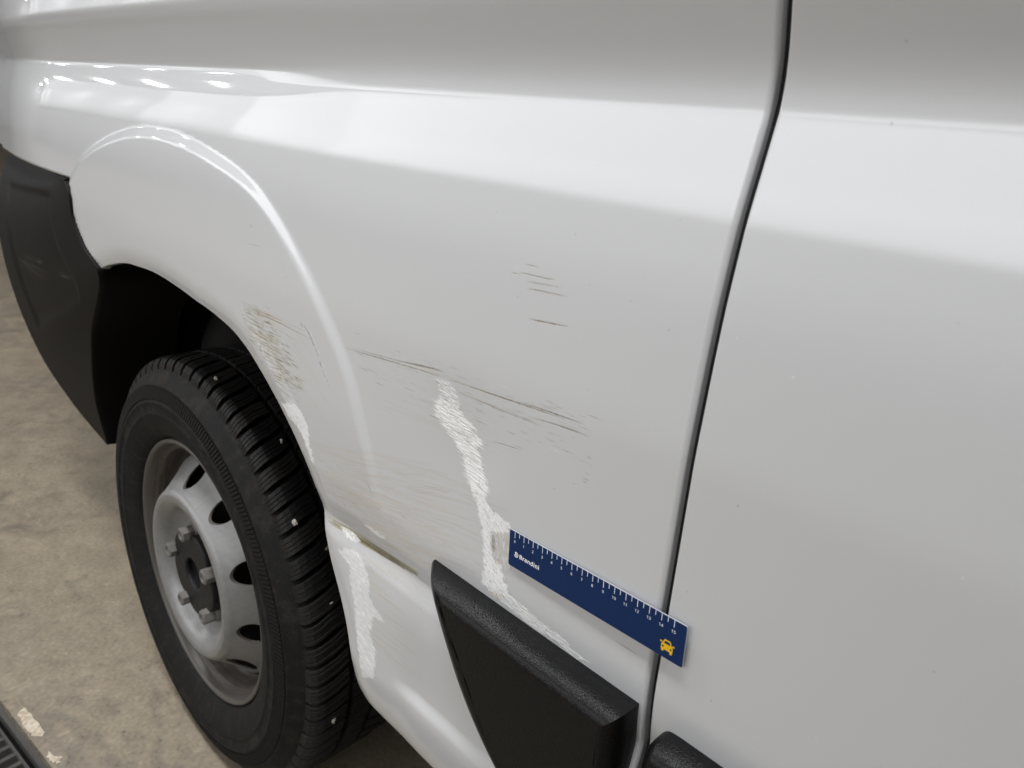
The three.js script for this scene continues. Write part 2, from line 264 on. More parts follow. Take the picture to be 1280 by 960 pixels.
// grime in the valley of the crease
streaks(402, 650, 532, 731, 26, 60, ['rgba(140,136,108,.42)', 'rgba(160,154,128,.36)', 'rgba(112,106,86,.38)'], { w: 4, part: .5 });
streaks(430, 668, 534, 734, 12, 26, ['rgba(100,94,70,.55)', 'rgba(84,78,62,.45)'], { w: 2, part: .4 });
streaks(470, 690, 524, 722, 18, 16, ['rgba(170,164,110,.3)'], { w: 3, part: .3 });
// grime and scoring on the flare of the arch
streaks(306, 383, 372, 412, 46, 40, BEIGE, { w: 2, part: .5 });
streaks(312, 408, 356, 436, 40, 34, BEIGE.concat(['rgba(170,160,110,.25)']), { w: 2.2, part: .6 });
streaks(325, 425, 362, 452, 40, 30, BEIGE, { w: 1.6, part: .6 });
streaks(342, 455, 372, 478, 60, 36, BEIGE, { w: 2, part: .5 });
streaks(350, 480, 374, 500, 60, 26, BEIGE, { w: 1.6, part: .5 });
streaks(360, 430, 430, 520, 200, 46, ['rgba(208,202,194,.28)', 'rgba(196,188,178,.2)'], { w: 4, part: .4 });
streaks(390, 570, 470, 640, 120, 44, BEIGE, { w: 1.5, part: .3 });
// scoring lines
const scoring = [[428, 434, 556, 472, 2.6, .75], [436, 434, 552, 466, 2, .5], [500, 451, 556, 466, 3, .7], [514, 454, 552, 463, 2.2, .6], [556, 473, 640, 502, 2.2, .6], [590, 485, 706, 524, 2.8, .8], [648, 502, 732, 531, 2.6, .85], [570, 490, 680, 534, 2.2, .6], [660, 521, 728, 541, 2, .55], [690, 529, 737, 546, 2.4, .7], [612, 551, 652, 563, 2, .6], [640, 556, 654, 562, 1.6, .4], [535, 519, 546, 524, 2.4, .6], [516, 497, 560, 512, 1.8, .3],
  [650, 331, 666, 335, 2, .5], [643, 341, 672, 348, 2.4, .5], [664, 346, 688, 351, 2.2, .55], [650, 352, 696, 361, 2, .5], [652, 361, 704, 372, 2.6, .6], [632, 341, 644, 344, 2, .35], [657, 399, 706, 409, 3.2, .9], [733, 571, 740, 574, 2.2, .5], [731, 591, 738, 594, 2, .4], [729, 598, 736, 601, 2.4, .6], [727, 602, 734, 604, 2, .5], [715, 604, 720, 605, 2, .4], [766, 799, 800, 821, 2, .5], [776, 806, 792, 816, 1.6, .4], [310, 304, 330, 309, 2, .4], [312, 280, 318, 284, 2.4, .5]];
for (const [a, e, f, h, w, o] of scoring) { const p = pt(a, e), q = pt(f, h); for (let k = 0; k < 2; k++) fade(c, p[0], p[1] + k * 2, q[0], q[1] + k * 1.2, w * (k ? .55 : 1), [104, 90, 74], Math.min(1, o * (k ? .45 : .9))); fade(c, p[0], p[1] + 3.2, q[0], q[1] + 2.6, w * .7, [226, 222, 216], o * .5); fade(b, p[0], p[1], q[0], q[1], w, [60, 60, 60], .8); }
// chipped edge of the flare, scored lines across it
{ const E = [[381, 405], [386, 408], [390, 413], [393, 419], [396, 426], [400, 437], [404, 446], [407, 458], [412, 470], [416, 480], [420, 492], [463, 608], [467, 616]];
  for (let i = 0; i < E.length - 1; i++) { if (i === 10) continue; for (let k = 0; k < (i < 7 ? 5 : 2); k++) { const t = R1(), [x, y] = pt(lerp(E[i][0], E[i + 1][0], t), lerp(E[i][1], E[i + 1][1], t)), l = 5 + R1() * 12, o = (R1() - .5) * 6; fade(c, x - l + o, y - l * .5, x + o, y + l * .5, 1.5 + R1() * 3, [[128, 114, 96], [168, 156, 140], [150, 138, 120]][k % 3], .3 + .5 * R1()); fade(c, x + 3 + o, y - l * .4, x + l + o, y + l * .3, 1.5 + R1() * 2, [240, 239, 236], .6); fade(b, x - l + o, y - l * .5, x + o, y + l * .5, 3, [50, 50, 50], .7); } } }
// torn patches: on the arch flare, below the crease, and the long one beside the ruler
torn([[352, 503], [362, 503], [372, 504], [380, 514], [387, 531], [388, 548], [390, 562], [394, 582], [388, 572], [383, 556], [379, 541], [371, 531], [363, 522]], { n: 130, len: 18, ang: .5, solid: .9 });
torn([[306, 384], [312, 402], [322, 420], [334, 444], [346, 468], [356, 492], [362, 505], [376, 506], [366, 488], [356, 466], [344, 440], [330, 418], [318, 396]], { n: 60, len: 30, ang: .1, solid: .16, rough: 150 });
torn([[419, 660], [428, 664], [437, 671], [443, 679], [437, 679], [428, 674]], { n: 60, len: 14, solid: .85 });
torn([[452, 656], [463, 662], [478, 672], [476, 676], [464, 669]], { n: 34, len: 18, solid: .5 });
torn([[420, 689], [432, 687], [444, 693], [454, 707], [460, 725], [461, 746], [468, 760], [481, 778], [466, 772], [462, 792], [469, 813], [468, 830], [466, 848], [452, 848], [447, 815], [444, 788], [442, 758], [436, 730], [434, 706]], { n: 420, len: 26, ang: .2, solid: .55 });
torn([[544, 506], [548, 500], [560, 503], [574, 512], [576, 522], [592, 534], [586, 538], [605, 556], [595, 560], [599, 575], [601, 590], [609, 606], [606, 618], [600, 630], [592, 628], [582, 594], [576, 571], [567, 553], [556, 536], [544, 521]], { n: 700, len: 38, ang: .1, solid: .8 });
torn([[545, 474], [559, 477], [568, 490], [573, 506], [574, 514], [548, 508], [549, 492]], { n: 170, len: 22, ang: .1, solid: .34, rough: 160, tone: [226, 226, 226] });
torn([[594, 624], [604, 622], [610, 633], [624, 645], [638, 656], [637, 664], [626, 666], [614, 664], [612, 686], [616, 700], [624, 706], [630, 722], [634, 743], [624, 746], [612, 741], [603, 729], [605, 700], [604, 676], [598, 644]], { n: 420, len: 16, ang: .7, solid: .92 });
torn([[615, 668], [636, 667], [638, 690], [638, 712], [630, 712], [622, 700], [615, 690]], { n: 120, len: 16, ang: 1.4, solid: .3, tone: [206, 196, 184] });
for (let k = 0; k < 60; k++) { const [x, y] = pt(618 + R1() * 19, 668 + R1() * 38); fade(c, x, y - 9, x + 1, y + 9, 2 + R1() * 2, R1() < .6 ? [196, 184, 168] : [214, 204, 194], .6); }
{ const [x0, y0] = pt(616.5, 669), [x1, y1] = pt(616.5, 690); fade(c, x0, y0, x1, y1, 12, [140, 134, 126], .85); fade(b, x0, y0, x1, y1, 10, [30, 30, 30], .9); }
torn([[611, 736], [634, 742], [652, 756], [668, 770], [688, 786], [704, 798], [720, 816], [736, 830], [716, 822], [692, 800], [666, 786], [640, 764], [622, 748]], { n: 420, len: 24, ang: .1, solid: .4, rough: 180 });
torn([[611, 738], [622, 742], [630, 746], [618, 748]], { n: 24, len: 10, solid: .5, tone: [196, 178, 150] });
// grime and scored lines over the arch
for (let k = 0; k < 300; k++) { const t = R1(), u = lerp(304, 352, t) + R1() * 30, v = lerp(384, 478, t) + (R1() - .3) * 26, [x, y] = pt(u, v), l = 10 + R1() * 46; fade(c, x, y, x + l * 1.2, y + l * .07, 1.2 + R1() * 2.8, [[138, 126, 96], [116, 104, 82], [160, 150, 120], [98, 88, 74]][k % 4], .3 + .45 * R1()); }
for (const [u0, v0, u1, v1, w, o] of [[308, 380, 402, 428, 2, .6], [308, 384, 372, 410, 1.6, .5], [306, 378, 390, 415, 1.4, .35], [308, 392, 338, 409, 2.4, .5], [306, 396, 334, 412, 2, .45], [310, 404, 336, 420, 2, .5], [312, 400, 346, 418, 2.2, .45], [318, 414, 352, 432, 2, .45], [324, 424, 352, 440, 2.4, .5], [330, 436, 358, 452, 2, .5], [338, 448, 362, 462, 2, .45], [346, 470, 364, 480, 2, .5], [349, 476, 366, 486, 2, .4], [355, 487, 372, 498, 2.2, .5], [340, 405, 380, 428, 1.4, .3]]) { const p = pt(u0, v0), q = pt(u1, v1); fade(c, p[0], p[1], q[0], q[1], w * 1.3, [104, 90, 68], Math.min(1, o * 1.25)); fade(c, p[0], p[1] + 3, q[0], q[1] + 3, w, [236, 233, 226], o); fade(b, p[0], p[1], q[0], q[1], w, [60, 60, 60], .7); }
// rub marks among the scoring, faint specks of road dirt
for (let k = 0; k < 150; k++) { const u = 440 + R1() * 290, v = 436 + (u - 440) * .36 + (R1() - .4) * 60, [x, y] = pt(u, v), l = 10 + R1() * 50; fade(c, x, y, x + l, y - l * .03, .8 + R1() * 1.4, R1() < .7 ? [132, 120, 104] : [232, 230, 226], .25 + .35 * R1()); }
for (let k = 0; k < 160; k++) { const u = 306 + R1() * 70, v = 384 + (u - 306) * 1.5 + R1() * 60, [x, y] = pt(u, v), l = 8 + R1() * 44; fade(c, x, y, x + l, y + l * .03, .8 + R1() * 1.8, [[134, 124, 100], [112, 102, 84], [170, 162, 140]][k % 3], .25 + .4 * R1()); }
for (let k = 0; k < 200; k++) { const u = 395 + R1() * 240, v = 590 + (u - 395) * .5 + R1() * 90, [x, y] = pt(u, v), l = 6 + R1() * 36; fade(c, x, y, x + l, y + l * .05, .7 + R1() * 1.3, [[136, 122, 102], [160, 148, 130], [236, 234, 230]][k % 3], .25 + .4 * R1()); }
for (let k = 0; k < 120; k++) { const x = R1() * TS, y = R1() * TS; c.fillStyle = `rgba(120,112,100,${.15 + .3 * R1()})`; c.beginPath(); c.arc(x, y, .6 + R1() * 1.3, 0, 7); c.fill(); }
// plain edge so that the paint goes on unmarked beyond this window
for (const [ctx, s] of [[c, `rgb(${BASE})`], [b, 'rgb(128,128,128)'], [g2, 'rgb(255,128,128)']]) { ctx.fillStyle = s; ctx.fillRect(0, 0, TS, 3); ctx.fillRect(0, TS - 3, TS, 3); ctx.fillRect(0, 0, 3, TS); ctx.fillRect(TS - 3, 0, 3, TS); }
const paintTex = tex(cc, true), bumpTex = tex(cb, false), glossTex = tex(cg, false);
const paintOpt = { roughness: .5, metalness: 0, clearcoat: 1, clearcoatRoughness: .035, specularIntensity: .4 };
const scratchedPaint = new THREE.MeshPhysicalMaterial({ ...paintOpt, color: 0xffffff, map: paintTex, bumpMap: bumpTex, bumpScale: .0008, roughnessMap: glossTex, roughness: 1, clearcoatMap: glossTex });
const paint = new THREE.MeshPhysicalMaterial({ ...paintOpt, color: new THREE.Color(`rgb(${BASE})`) });
const [cd, d2] = canvasOf(1024, 1024); d2.fillStyle = `rgb(${BASE})`; d2.fillRect(0, 0, 1024, 1024);
{ const r = rng(15); for (let k = 0; k < 70; k++) { d2.fillStyle = r() < .7 ? `rgba(128,122,112,${.25 + .4 * r()})` : 'rgba(240,240,238,.7)'; d2.beginPath(); d2.ellipse(r() * 1024, r() * 1024, .5 + r() * 1.1, .4 + r() * .7, r() * 3, 0, 7); d2.fill(); } }
const doorPaint = new THREE.MeshPhysicalMaterial({ ...paintOpt, color: 0xffffff, map: tex(cd, true, true) });

const van = thing('white_van', 'white van with scraped side panel, steel wheel and black plastic mouldings', 'van');
const plN = noiseField(31, 256), plN2 = noiseField(32, 64);
const grainTex = dataTex(512, (u, v) => { const k = 128 + 150 * (plN(u * 256, v * 256) - .5) + 40 * (plN2(u * 64, v * 64) - .5); return [k, k, k]; });
const plastic = new THREE.MeshPhysicalMaterial({ color: lin(.0035, .0035, .0038), roughness: .38, specularIntensity: .5, bumpMap: grainTex, bumpScale: .0004 });
const black = new THREE.MeshStandardMaterial({ color: lin(.012), roughness: .85 });

// side panel: the skin, its folded edge at the door, the lip round the wheel opening
const XE = .1318, YB = .43, YT = 1.45;
{
  const ys = range(YB, 1.086, .0036).concat(range(1.086, 1.116, .001).slice(1), range(1.116, 1.2, .0036).slice(1), range(1.2, YT, .02).slice(1)), xs = range(-1.625, -1.0, .006).concat(range(-1.0, XE, .0036).slice(1));
  const skin = panelGeo(xs, ys, false), fold = foldEdge(XE, ys, false, .0038, .022, 1), rear = foldEdge(-1.625, ys, false, .004, .02, -1);
  // lip: a rolled edge and a return flange round the opening
  const lp = [], th0 = 9.5, th1 = 150;
  const lip = gridGeo(150, 6, (u, v) => { const th = lerp(th0, th1, u) * Math.PI / 180, R = openR(th * 180 / Math.PI), x = WX + R * Math.cos(th), y = WY + R * Math.sin(th), z = bodyZ(x, y), k = [[0, 0], [-.0008, -.0012], [-.0016, -.003], [-.002, -.006], [-.002, -.012], [.004, -.022], [.012, -.028]][Math.round(v * 6)]; return [x + k[0] * Math.cos(th), y + k[0] * Math.sin(th), z + k[1], 0, 0]; });
  const und = gridGeo(90, 4, (u, v) => { const x = lerp(-.226, XE, u), z = bodyZ(x, YB), k = [[0, 0], [-.003, -.004], [-.004, -.010], [-.002, -.03], [.01, -.08]][Math.round(v * 4)]; return [x, YB + k[0], z + k[1], 0, 0]; });
  mesh('side_panel', merge([skin, fold, rear, lip, und]), scratchedPaint, van).userData.label = 'white side panel with torn paint and scratches behind the wheel';
}
// sliding door
{
  const XD = .1413 + .0025, ys = range(.66, 1.086, .004).concat(range(1.086, 1.116, .001).slice(1), range(1.116, 1.2, .004).slice(1), range(1.2, YT, .02).slice(1)), xs = range(XD, 1.5, .008);
  mesh('sliding_door', merge([panelGeo(xs, ys, true), foldEdge(XD, ys, true, .0025, .03, -1)]), doorPaint, van).userData.label = 'clean white sliding door beside the scraped panel';
  mesh('door_seal', gridGeo(4, 60, (u, v) => { const y = lerp(.5, YT, v); return [lerp(.1352, .150, u), y, bodyZ(.12, y, true) - .0075 - .004 * Math.abs(u - .3), 0, 0]; }), black, van);
}
// body behind the skins, so that the van stands and shades as a whole
mesh('body_shell', merge([box(4.6, 1.5, 1.85, .75, 1.95, -1.06), box(4.6, .55, 1.5, .75, .93, -1.18), box(3.3, .3, 1.4, 1.4, .52, -1.2), box(2.85, 1.0, .02, 1.72, .95, -.09)]), paint, van);
mesh('rear_corner_panel', gridGeo(14, 60, (u, v) => { const y = lerp(.934, 1.45, v), x = -1.635 - .5 * u; return [x, y, bodyZ(x, y) - .001, 0, 0]; }), paint, van);

// bumper end: black plastic skin that wraps round the corner
{
  const Lc = [[-1.79, .931, -.10], [-1.74, .85, -.05], [-1.68, .74, -.02], [-1.667, .594, -.03], [-1.611, .469, -.05], [-1.436, .400, -.06], [-1.219, .374, -.061]];
  const Rc = [[-1.060, .923, .003], [-1.037, .905, .005], [-1.031, .868, .006], [-.993, .828, .006], [-.938, .797, .004], [-1.124, .638, -.028], [-1.2, .484, -.043], [-1.219, .376, -.061]];
  const cl = new THREE.CatmullRomCurve3(Lc.map((p) => V(...p)), false, 'centripetal'), cr = new THREE.CatmullRomCurve3(Rc.map((p) => V(...p)), false, 'centripetal');
  const f = (u, v) => { const a = cl.getPoint(v), q = cr.getPoint(v); const p = a.clone().lerp(q, u); const w = Math.max(0, (-1.45 - p.x)); p.z += .02 * Math.sin(Math.PI * u) * Math.sin(Math.PI * Math.min(1, v * 1.1 + .05)) * .5; 
    // shallow raised field with a soft edge
    const e = Math.min(u - .2, .82 - u, v - .16, .62 - v); p.z += .004 * (1 - sstep(0, .03, e)) - .002; return p; };
  const skin = gridGeo(60, 80, (u, v) => { const p = f(u, v); return [p.x, p.y, p.z, (p.x + 1.85) / .95, (p.y - .3) / .95]; });
  const topE = gridGeo(60, 4, (u, v) => { const p = f(u, 0), k = [[0, 0], [.002, -.001], [.003, -.004], [.003, -.02], [.003, -.06]][Math.round(v * 4)]; return [p.x, p.y + k[0], p.z + k[1], 0, 0]; });
  const rE = gridGeo(80, 3, (u, v) => { const p = f(1, u), k = [[0, 0], [.002, -.002], [.003, -.01], [.0, -.16]][Math.round(v * 3)]; return [p.x + k[0], p.y, p.z + k[1], 0, 0]; });
  const lE = gridGeo(80, 3, (u, v) => { const p = f(0, u), k = [[0, 0], [-.002, -.004], [.01, -.03], [.06, -.3]][Math.round(v * 3)]; return [p.x + k[0], p.y, p.z + k[1], 0, 0]; });
  const m = plastic.clone(); const [cm, q] = canvasOf(1024, 1024), rr = rng(44), bp = (u, v) => { const [x, y] = onPanel(u, v); return [(x + 1.85) / .95 * 1024, (1 - (y - .3) / .95) * 1024]; };
  q.fillStyle = 'rgb(20,18,18)'; q.fillRect(0, 0, 1024, 1024);
  for (const [u0, v0, u1, v1, n, o] of [[16, 322, 66, 356, 14, .3], [24, 318, 58, 332, 12, .16], [74, 341, 96, 353, 7, .32], [46, 324, 56, 330, 8, .3], [10, 400, 60, 440, 10, .12]]) for (let k = 0; k < n; k++) { const a = bp(u0 + (rr() - .5) * 6, v0 + (rr() - .5) * 5), e = bp(lerp(u0, u1, .5 + rr() * .5), lerp(v0, v1, .5 + rr() * .5) + (rr() - .5) * 5); fade(q, a[0], a[1], e[0], e[1], 1 + rr() * 1.6, [112, 108, 106], o * (.4 + rr())); }
  m.bumpMap = null; m.map = tex(cm, true); m.color = lin(1); m.roughness = .55; m.specularIntensity = .22;
  mesh('bumper', merge([skin, topE, rE, lE]), m, van).userData.label = 'black plastic bumper end behind the wheel';
}
// wheel arch liner
{
  const N1 = noiseField(41, 64);
  const ln = gridGeo(90, 16, (u, v) => { const th = lerp(10, 163, u) * Math.PI / 180, z = lerp(-.02 - .06 * sstep(.55, .8, u), -.40, v), R = .525 - .02 * sstep(.35, .5, v) + .004 * N1(u * 60, v * 12); return [WX + R * Math.cos(th), WY + R * Math.sin(th), z, u * 8, v * 2]; });
  const bk = gridGeo(60, 4, (u, v) => { const th = lerp(10, 163, u) * Math.PI / 180, R = lerp(.2, .53, v); return [WX + R * Math.cos(th), WY + R * Math.sin(th), -.40 + .03 * Math.sin(th * 3), u * 6, v * 2]; });
  const m = new THREE.MeshPhysicalMaterial({ color: lin(.004), roughness: .9, specularIntensity: .12, bumpMap: grainTex, bumpScale: .002 });
  mesh('wheel_arch_liner', merge([ln, bk]), m, van);
  const sp = new THREE.TorusGeometry(.43, .06, 14, 40, 1.2); sp.rotateZ(1.35); sp.translate(WX, WY, -.27);
  mesh('inner_guard', sp, new THREE.MeshPhysicalMaterial({ color: lin(.02, .02, .022), roughness: .6, specularIntensity: .4 }), van);
}

// ------------------------------------------------------------------ mouldings
function moulding(name, pts, depth, z0, label, taper = 0) {
  const s = new THREE.Shape(); const q = pts; s.moveTo(q[0][0], q[0][1]);
  const cv = new THREE.SplineCurve(q.slice(1).filter((p) => !p[2]).map((p) => new THREE.Vector2(p[0], p[1])));
  for (const p of cv.getPoints(30)) s.lineTo(p.x, p.y);
  for (const p of q.filter((p) => p[2])) s.lineTo(p[0], p[1]);
  s.closePath();
  const g = new THREE.ExtrudeGeometry(s, { depth: depth - .02, bevelEnabled: true, bevelThickness: .02, bevelSize: .012, bevelOffset: -.012, bevelSegments: 12, curveSegments: 12 });
  g.translate(0, 0, z0);
  if (taper) { const p = g.attributes.position; for (let i = 0; i < p.count; i++) if (p.getX(i) < .115) p.setX(i, p.getX(i) + taper * clamp((p.getZ(i) - z0) / depth, 0, 1)); }
  const p = g.attributes.position, u = g.attributes.uv, n = g.attributes.normal;
  for (let i = 0; i < p.count; i++) { const top = Math.abs(n.getY(i)) > .6, side = Math.abs(n.getX(i)) > .7; u.setXY(i, (side ? p.getZ(i) : p.getX(i)) * 6.5, (top ? p.getZ(i) : p.getY(i)) * 6.5); }
  const m = mesh(name, g, plastic, van); m.userData.label = label; return m;
}
// first point, then the traced left edge (curved), then straight corners flagged 1
moulding('side_moulding', [[.131, .6945], [-.098, .6965], [-.1005, .690], [-.097, .678], [-.082, .650], [-.058, .612], [-.030, .580], [0, .555], [.04, .53], [.09, .515], [.131, .51, 1]], .028, .001, 'black grained plastic moulding under the scrapes', .031);
moulding('side_moulding', [[1.45, .690], [.166, .690], [.157, .6885], [.1515, .682], [.1495, .672], [.151, .645], [.156, .60], [.16, .53], [1.45, .53, 1]], .024, .001, 'black plastic moulding at the foot of the sliding door');

// ------------------------------------------------------------------ wheel
const wheel = new THREE.Group(); wheel.name = 'wheel'; wheel.position.set(WX, WY, 0); van.add(wheel);
{
  const tn = noiseField(51, 64), tn2 = noiseField(52, 256);
  const tyreMap = dataTex(512, (u, v) => { const d = sstep(.42, .85, .6 * tn(u * 32, v * 16) + .4 * tn2(u * 256, v * 128)), k = 27 + 11 * (tn2(u * 256 + 9, v * 256) - .5); return [k + 16 * d, k + 12 * d, k + 9 * d]; }, true);
  const tyreBump = dataTex(512, (u, v) => { const k = 128 + 90 * (tn2(u * 256, v * 256) - .5); return [k, k, k]; });
  const tm = tyreMap; tm.repeat.set(6, 1);
  const rubber = new THREE.MeshPhysicalMaterial({ map: tm, roughness: .72, specularIntensity: .35, bumpMap: tyreBump, bumpScale: .0008 });
  const treadMat = new THREE.MeshPhysicalMaterial({ color: lin(.011, .0105, .010), specularIntensity: .6, roughness: .58, bumpMap: tyreBump, bumpScale: .0006 });
  const treadMat2 = new THREE.MeshPhysicalMaterial({ color: lin(.016, .0145, .013), specularIntensity: .6, roughness: .66, bumpMap: tyreBump, bumpScale: .0006 });
  const RT = .354;
  // carcass: bead, side wall with fine steps, shoulder, tread base, inner wall
  const prof = [[.218, -.05], [.222, -.036], [.226, -.027], [.235, -.020], [.252, -.013], [.262, -.0112], [.2635, -.0098], [.266, -.0098], [.2675, -.0108], [.279, -.0103], [.2805, -.0083], [.2845, -.0085], [.286, -.011], [.305, -.015], [.3062, -.0135], [.309, -.0145], [.3105, -.0175], [.319, -.0235], [.325, -.0295], [.330, -.037], [.334, -.048], [.3365, -.07], [.337, -.12], [.3365, -.17], [.332, -.20], [.31, -.225], [.27, -.232], [.222, -.2]];
  mesh('tyre', lathe(prof.map(([r, z]) => [r > .235 ? r + (r - .235) * .078 : r, z]), 160), rubber, wheel).userData.label = 'black tyre with pale stones wedged in its tread';
  // ribbed band on the side wall
  const ribs = [];
  for (let k = 0; k < 300; k++) { const g = box(.0042, .0185, .0018); g.rotateZ(-.25); const a = k / 300 * Math.PI * 2; g.rotateX(-.2); g.translate(0, .3003, -.0118); g.rotateZ(a); ribs.push(g); }
  const rb = mesh('sidewall_rib', merge(ribs), rubber, wheel); rb.userData.kind = 'stuff';
  // tread: shoulder blocks and second row singly, the rows beyond joined
  const NB = 70, pitch = Math.PI * 2 / NB;
  function slab(s0, s1, z0, z1, slant, R, round, zig = 0) {  // s in fraction of the pitch
    const A = [[z0, 0], [lerp(z0, z1, .12), 0], [lerp(z0, z1, .3), 0], [lerp(z0, z1, .65), 0], [z1, 0]], P = [], I = [];
    A.forEach(([z], i) => { const sh = round ? sstep(.0, 1, clamp((z0 + .018 - z) / .018 * -1 + 1, 0, 1)) : 0;
      const rt = R - (round ? .011 * (i === 0 ? 1 : i === 1 ? .36 : i === 2 ? .07 : 0) : 0), r0 = .336 - (round && i === 0 ? .012 : 0), zz = (i === 0 && round ? z0 + .006 : z), off = slant * (z - z0) + zig * (i === 4 ? .0012 : i === 3 ? -.0012 : 0);
      for (const [s, r] of [[s0, r0], [s0, rt - .0006], [s0 + (s1 - s0) * .08, rt], [s1 - (s1 - s0) * .08, rt], [s1, rt - .0006], [s1, r0]]) { const a = s * pitch + off / R; P.push(r * Math.cos(a), r * Math.sin(a), r === r0 ? (i === 0 && round ? z0 + .004 : z) : zz - (i === 0 && round ? .006 : 0)); } });
    const n = 6; for (let i = 0; i < A.length - 1; i++) for (let j = 0; j < n - 1; j++) { const a = i * n + j; I.push(a, a + n, a + n + 1, a, a + n + 1, a + 1); }
    I.push(0, 1, 5, 1, 4, 5, 1, 2, 4, 2, 3, 4); const e = (A.length - 1) * n; I.push(e, e + 5, e + 1, e + 1, e + 5, e + 4, e + 1, e + 4, e + 2, e + 2, e + 4, e + 3);
    const g = new THREE.BufferGeometry(); g.setAttribute('position', new THREE.Float32BufferAttribute(P, 3)); g.setAttribute('uv', new THREE.Float32BufferAttribute(P.flatMap((_, i) => i % 3 === 0 ? [P[i + 1] * 8, P[i + 2] * 8] : []), 2)); g.setIndex(I); const o = g.toNonIndexed(); o.computeVertexNormals(); return o;
  }
  const block = (z0, z1, slant, round, cuts, zig, w = .75) => { const L = []; for (let k = 0; k < cuts; k++) { const a = k / cuts * w, e = (k + 1) / cuts * w - (k < cuts - 1 ? .024 : 0); L.push(slab(a, e, z0, z1, slant, RT - (k % 2 ? .0005 : 0), round, zig)); } return merge(L); };
  const shoulder = [block(-.033, -.086, -.34, true, 4, 1), block(-.0335, -.0855, -.34, true, 4, -1, .8)], second = [block(-.095, -.128, -.30, false, 4, 1, .9), block(-.095, -.127, -.30, false, 3, -1, .9)];
  for (let k = 0; k < NB; k++) { const m = mesh('tread_block', shoulder[k % 5 === 2 ? 1 : 0], k % 3 ? treadMat : treadMat2, wheel); m.rotation.z = k * pitch; const m2 = mesh('tread_block', second[k % 4 === 1 ? 1 : 0], k % 4 ? treadMat : treadMat2, wheel); m2.rotation.z = (k + .4) * pitch; }
  const inner = []; for (let k = 0; k < NB; k++) { for (const [a, e] of [[-.134, -.166], [-.174, -.205]]) { const g = slab(.02, .86, a, e, .3, RT - (a < -.17 ? .003 : 0), false, 0); g.rotateZ(k * pitch); inner.push(g); } }
  const ib = mesh('tread_block', merge(inner), treadMat, wheel); ib.userData.kind = 'stuff';

  // steel rim
  const sn = noiseField(61, 64), sn2 = noiseField(62, 256);
  const rimMap = dataTex(512, (u, v) => { const d = sstep(.45, .8, .5 * sn(u * 40, v * 40) + .5 * sn2(u * 200, v * 200)), k = 196; return [k - 10 * d, k - 11 * d, k - 14 * d]; }, true);
  const barrelMap = dataTex(512, (u, v) => { const d = .5 * sn(u * 50, v * 20) + .5 * sn2(u * 220, v * 120), k = 66 + 24 * sstep(.35, .8, d); return [k, k * .92, k * .84]; }, true);
  const silver = new THREE.MeshPhysicalMaterial({ map: rimMap, color: lin(.46), roughness: .44, metalness: .35, clearcoat: .25, clearcoatRoughness: .3 });
  const dirty = new THREE.MeshPhysicalMaterial({ map: barrelMap, roughness: .5, metalness: .25 });
  const lipM = new THREE.MeshPhysicalMaterial({ map: rimMap, color: lin(.2, .185, .17), roughness: .42, metalness: .3 });
  mesh('rim_flange', lathe([[.2205, -.045], [.2225, -.034], [.2225, -.0295], [.2205, -.0268], [.2175, -.0268], [.2145, -.0292], [.213, -.0335], [.2105, -.040]], 128), lipM, wheel);
  mesh('rim_barrel', lathe([[.2105, -.040], [.2075, -.0445], [.205, -.0455], [.2025, -.048], [.2, -.056], [.197, -.068], [.194, -.074], [.188, -.078], [.186, -.10], [.186, -.2]], 128), dirty, wheel);
  // disc with ten round holes
  const Zc = table([[.05, -.040], [.084, -.0395], [.093, -.0375], [.103, -.031], [.112, -.020], [.120, -.0135], [.127, -.0108], [.133, -.0106], [.140, -.0145], [.149, -.0285], [.18, -.063], [.186, -.068], [.190, -.080]]);
  const nOf = (r) => { const h = .0008, d = (Zc(r + h) - Zc(r - h)) / (2 * h), l = Math.hypot(d, 1); return [-d / l, 1 / l]; };
  function setN(g) { const p = g.attributes.position, n = g.attributes.normal; for (let i = 0; i < p.count; i++) { const x = p.getX(i), y = p.getY(i), r = Math.hypot(x, y), q = nOf(clamp(r, .052, .189)); g.attributes.uv.setXY(i, x * 5, y * 5); p.setZ(i, Zc(r)); n.setXYZ(i, q[0] * x / r, q[0] * y / r, q[1]); } 
    const ix = g.index, a = V(0, 0, 0), b2 = V(0, 0, 0), c2 = V(0, 0, 0);
    if (ix) for (let t = 0; t < ix.count; t += 3) { const i0 = ix.getX(t), i1 = ix.getX(t + 1), i2 = ix.getX(t + 2); a.fromBufferAttribute(p, i0); b2.fromBufferAttribute(p, i1).sub(a); c2.fromBufferAttribute(p, i2).sub(a); if (b2.cross(c2).z < 0) { ix.setX(t + 1, i2); ix.setX(t + 2, i1); } }
    return g; }
  const sh = new THREE.Shape(); sh.absarc(0, 0, .183, 0, Math.PI * 2, false); const ih = new THREE.Path(); ih.absarc(0, 0, .1435, 0, Math.PI * 2, true); sh.holes.push(ih);
  const HA = (k) => (97 - 36 * k) * Math.PI / 180, HR = .0186, HC = .1632, tubes = [];
  for (let k = 0; k < 10; k++) { const h = new THREE.Path(); const a = HA(k); for (let i = 0; i <= 28; i++) { const t = -i / 28 * Math.PI * 2, e = Math.cos(t) * HR * .92, f = Math.sin(t) * HR, x = (HC + e) * Math.cos(a) - f * Math.sin(a), y = (HC + e) * Math.sin(a) + f * Math.cos(a); i ? h.lineTo(x, y) : h.moveTo(x, y); } sh.holes.push(h);
    tubes.push(gridGeo(28, 3, (u, v) => { const t = u * Math.PI * 2, s = 1 - .05 * v, e = Math.cos(t) * HR * .92 * s, f = Math.sin(t) * HR * s, x = (HC + e) * Math.cos(a) - f * Math.sin(a), y = (HC + e) * Math.sin(a) + f * Math.cos(a); return [x, y, Zc(Math.hypot(x, y)) - .003 * v]; })); }
